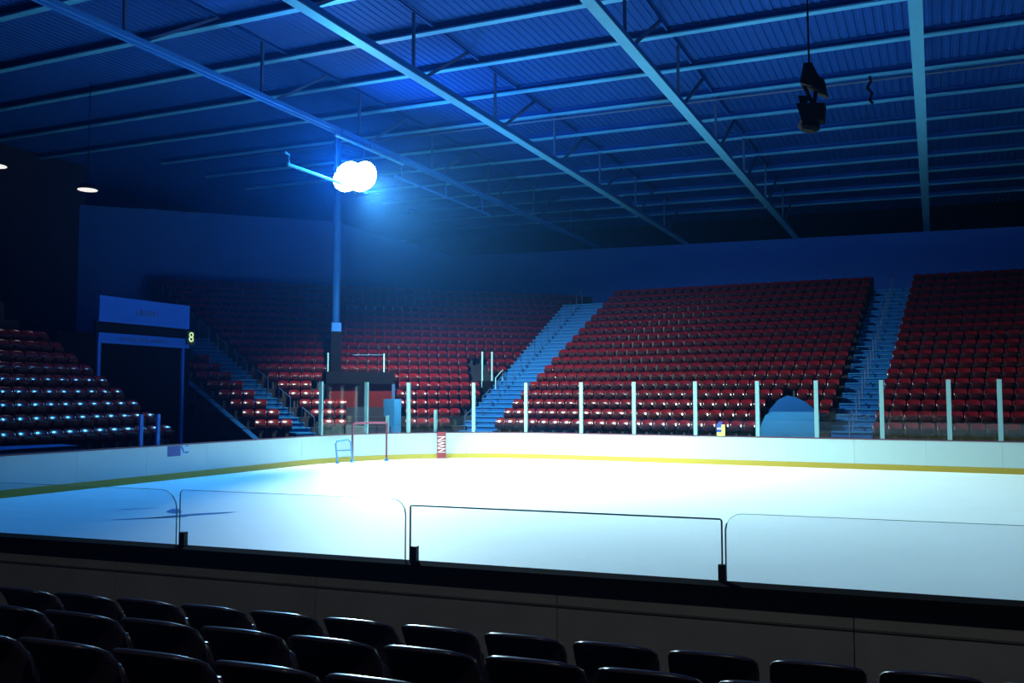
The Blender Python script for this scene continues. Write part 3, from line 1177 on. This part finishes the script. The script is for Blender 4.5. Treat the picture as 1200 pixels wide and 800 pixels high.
t = thing('lit_number_sign', (PX + 0.1, 29.55, 5.1), 'small glowing yellow-green number 8 sign on the portal corner', 'sign')
m1 = MB()
m1.box(PX + 0.02, PX + 0.09, 29.3, 29.75, 5.02, 5.62)
pp = part('sign_box', m1, M['numback'], t)
lt = text_mesh('8', 0.62, M['numglow'])
for v in lt.vertices:
    v.co = Vector((PX + 0.096 + v.co.z, 29.53 + v.co.x * 1.0, 5.34 + v.co.y))
link('numeral', lt).parent = pp

# roofed tunnel entrance in the corner block
t = thing('tunnel_entrance', WED.p(-1.6, 11.5, 0.4), 'dark roofed tunnel entrance with red inner wall under the column', 'tunnel')


def wbox(a0, a1, D0_, D1_, z0, z1):
    return slab(WED, a0, a1, a0, a1, D0_, D1_, z0, z1)


part('roof_slab', wbox(-3.3, 0.05, 12.7, 14.2, 3.34, 3.92), M['black'], t)
part('back_wall', wbox(-3.28, 0.0, 12.95, 13.1, 0.4, 3.34), M['redwall'], t)
part('inner_partition', wbox(-1.75, -1.45, 12.72, 12.95, 1.0, 3.34), M['black'], t)
part('right_side_wall', wbox(-0.52, -0.2, 10.05, 12.6, 0.4, 2.6), M['rampblue'], t)
part('right_post', wbox(-0.1, 0.05, 12.6, 12.75, 1.9, 3.34), M['web'], t)
part('left_post', wbox(-3.3, -3.15, 12.72, 12.87, 1.9, 3.34), M['black'], t)
part('passage_floor', wbox(-2.3, -0.54, 10.0, 12.9, 0.4, 1.0), M['stair'], t)
for a in (-3.2, -0.45):
    m1 = MB()
    m1.tube([WED.p(a, 12.9, 3.92), WED.p(a, 12.9, 4.85)], 0.035, 6)
    part('roof_rail_post', m1, M['alu'], t)
m1 = MB()
m1.tube([WED.p(-2.0, 12.9, 4.75), WED.p(-0.45, 12.9, 4.78)], 0.02, 6)
part('roof_rail', m1, M['web'], t)

# column carrying the roof
cp = WED.p(-2.6, 14.6, 0)
t = thing('roof_column', (cp.x, cp.y, 3.0), 'slim blue steel column rising from the tunnel roof to the ceiling', 'column')
part('column_base', slab(WED, -2.87, -2.33, -2.87, -2.33, 14.33, 14.87, 2.9, 6.0), M['black'], t)
part('column_collar', slab(WED, -2.84, -2.36, -2.84, -2.36, 14.36, 14.84, 6.0, 6.45), M['steel2'], t)
m1 = MB()
m1.tube([(cp.x, cp.y, 6.45), (cp.x, cp.y, zchord(cp.x) + 2.3)], 0.19, 12)
part('column_shaft', m1, M['steel2'], t, True)

# small side entrance beside the main stairs
t = thing('side_entrance', WED.p(5.4, 13.9, 2.4), 'small dark side entrance with two pale posts beside the main stairs', 'entrance')
part('recess_shade', wbox(5.05, 5.65, 14.15, 16.6, 2.3, 3.55), M['black'], t)  # solid black box in place of the opening's shade
for a in (5.08, 5.62):
    m1 = MB()
    m1.tube([WED.p(a, 14.2, 3.2), WED.p(a, 14.2, 5.1)], 0.05, 6)
    part('tall_post', m1, M['alu'], t)
m1 = MB()
m1.tube([(-20.9, 41.9, 3.11), (-20.9, 41.9, 3.7), (-20.9, 42.75, 4.15), (-20.9, 42.75, 3.56)], 0.03, 6)
part('pale_handrail', m1, M['alu'], main_stairs)

# vomitory in the wide block
t = thing('ramp_parapet', FAR.p(-5.6, 37.4, 0.4), 'light blue ramp wall with sloping side cut into the wide block', 'parapet')


def profile_wall(prof_, y0, y1):
    m1_ = MB()
    n_ = len(prof_)
    for yy_ in (y0, y1):
        m1_.v += [(x_, yy_, z_) for x_, z_ in prof_]
    m1_.f.append(tuple(range(n_)))
    m1_.f.append(tuple(reversed(range(n_, 2 * n_))))
    for k_ in range(n_):
        m1_.f.append((k_, n_ + k_, n_ + (k_ + 1) % n_, (k_ + 1) % n_))
    m1_.m = [m1_.mi(None)] * len(m1_.f)
    return m1_


part('front_wall', profile_wall([(-6.5, 0.3), (-4.2, 0.3), (-4.2, 2.1), (-6.05, 2.1), (-6.3, 1.95), (-6.5, 1.5)], 37.35, 37.45), M['rampblue'], t)
part('rear_wall', profile_wall([(-6.4, 0.9), (-4.3, 0.9), (-4.3, 2.05), (-4.85, 2.5), (-5.2, 2.68), (-5.55, 2.76), (-5.9, 2.6), (-6.3, 2.15), (-6.4, 1.6)], 38.3, 38.4), M['stair'], t)

# foreground terrace
t = thing('floor_near_terrace', near(8, -3, 0), kind='structure')
edges = [(-16.0, -0.14, 0.30)]
for nm, c, zt, j0, j1, sh in NEARROWS:
    off = (c - NB0).dot(NN)
    edges.append((0, off + 0.42, zt - 0.84))
edges.append((0, edges[-1][1] - 0.95, edges[-1][2] + 0.14))
edges.append((0, -20.0, 0))
for k in range(len(edges) - 1):
    o0, o1, z = edges[k][1], edges[k + 1][1], edges[k][2]
    m1 = MB()
    m1.hexa([near(-34, o1, -0.04), near(36, o1, -0.04), near(36, o0, -0.04), near(-34, o0, -0.04),
             near(-34, o1, z), near(36, o1, z), near(36, o0, z), near(-34, o0, z)])
    part('terrace_step', m1, M['conc'], t)
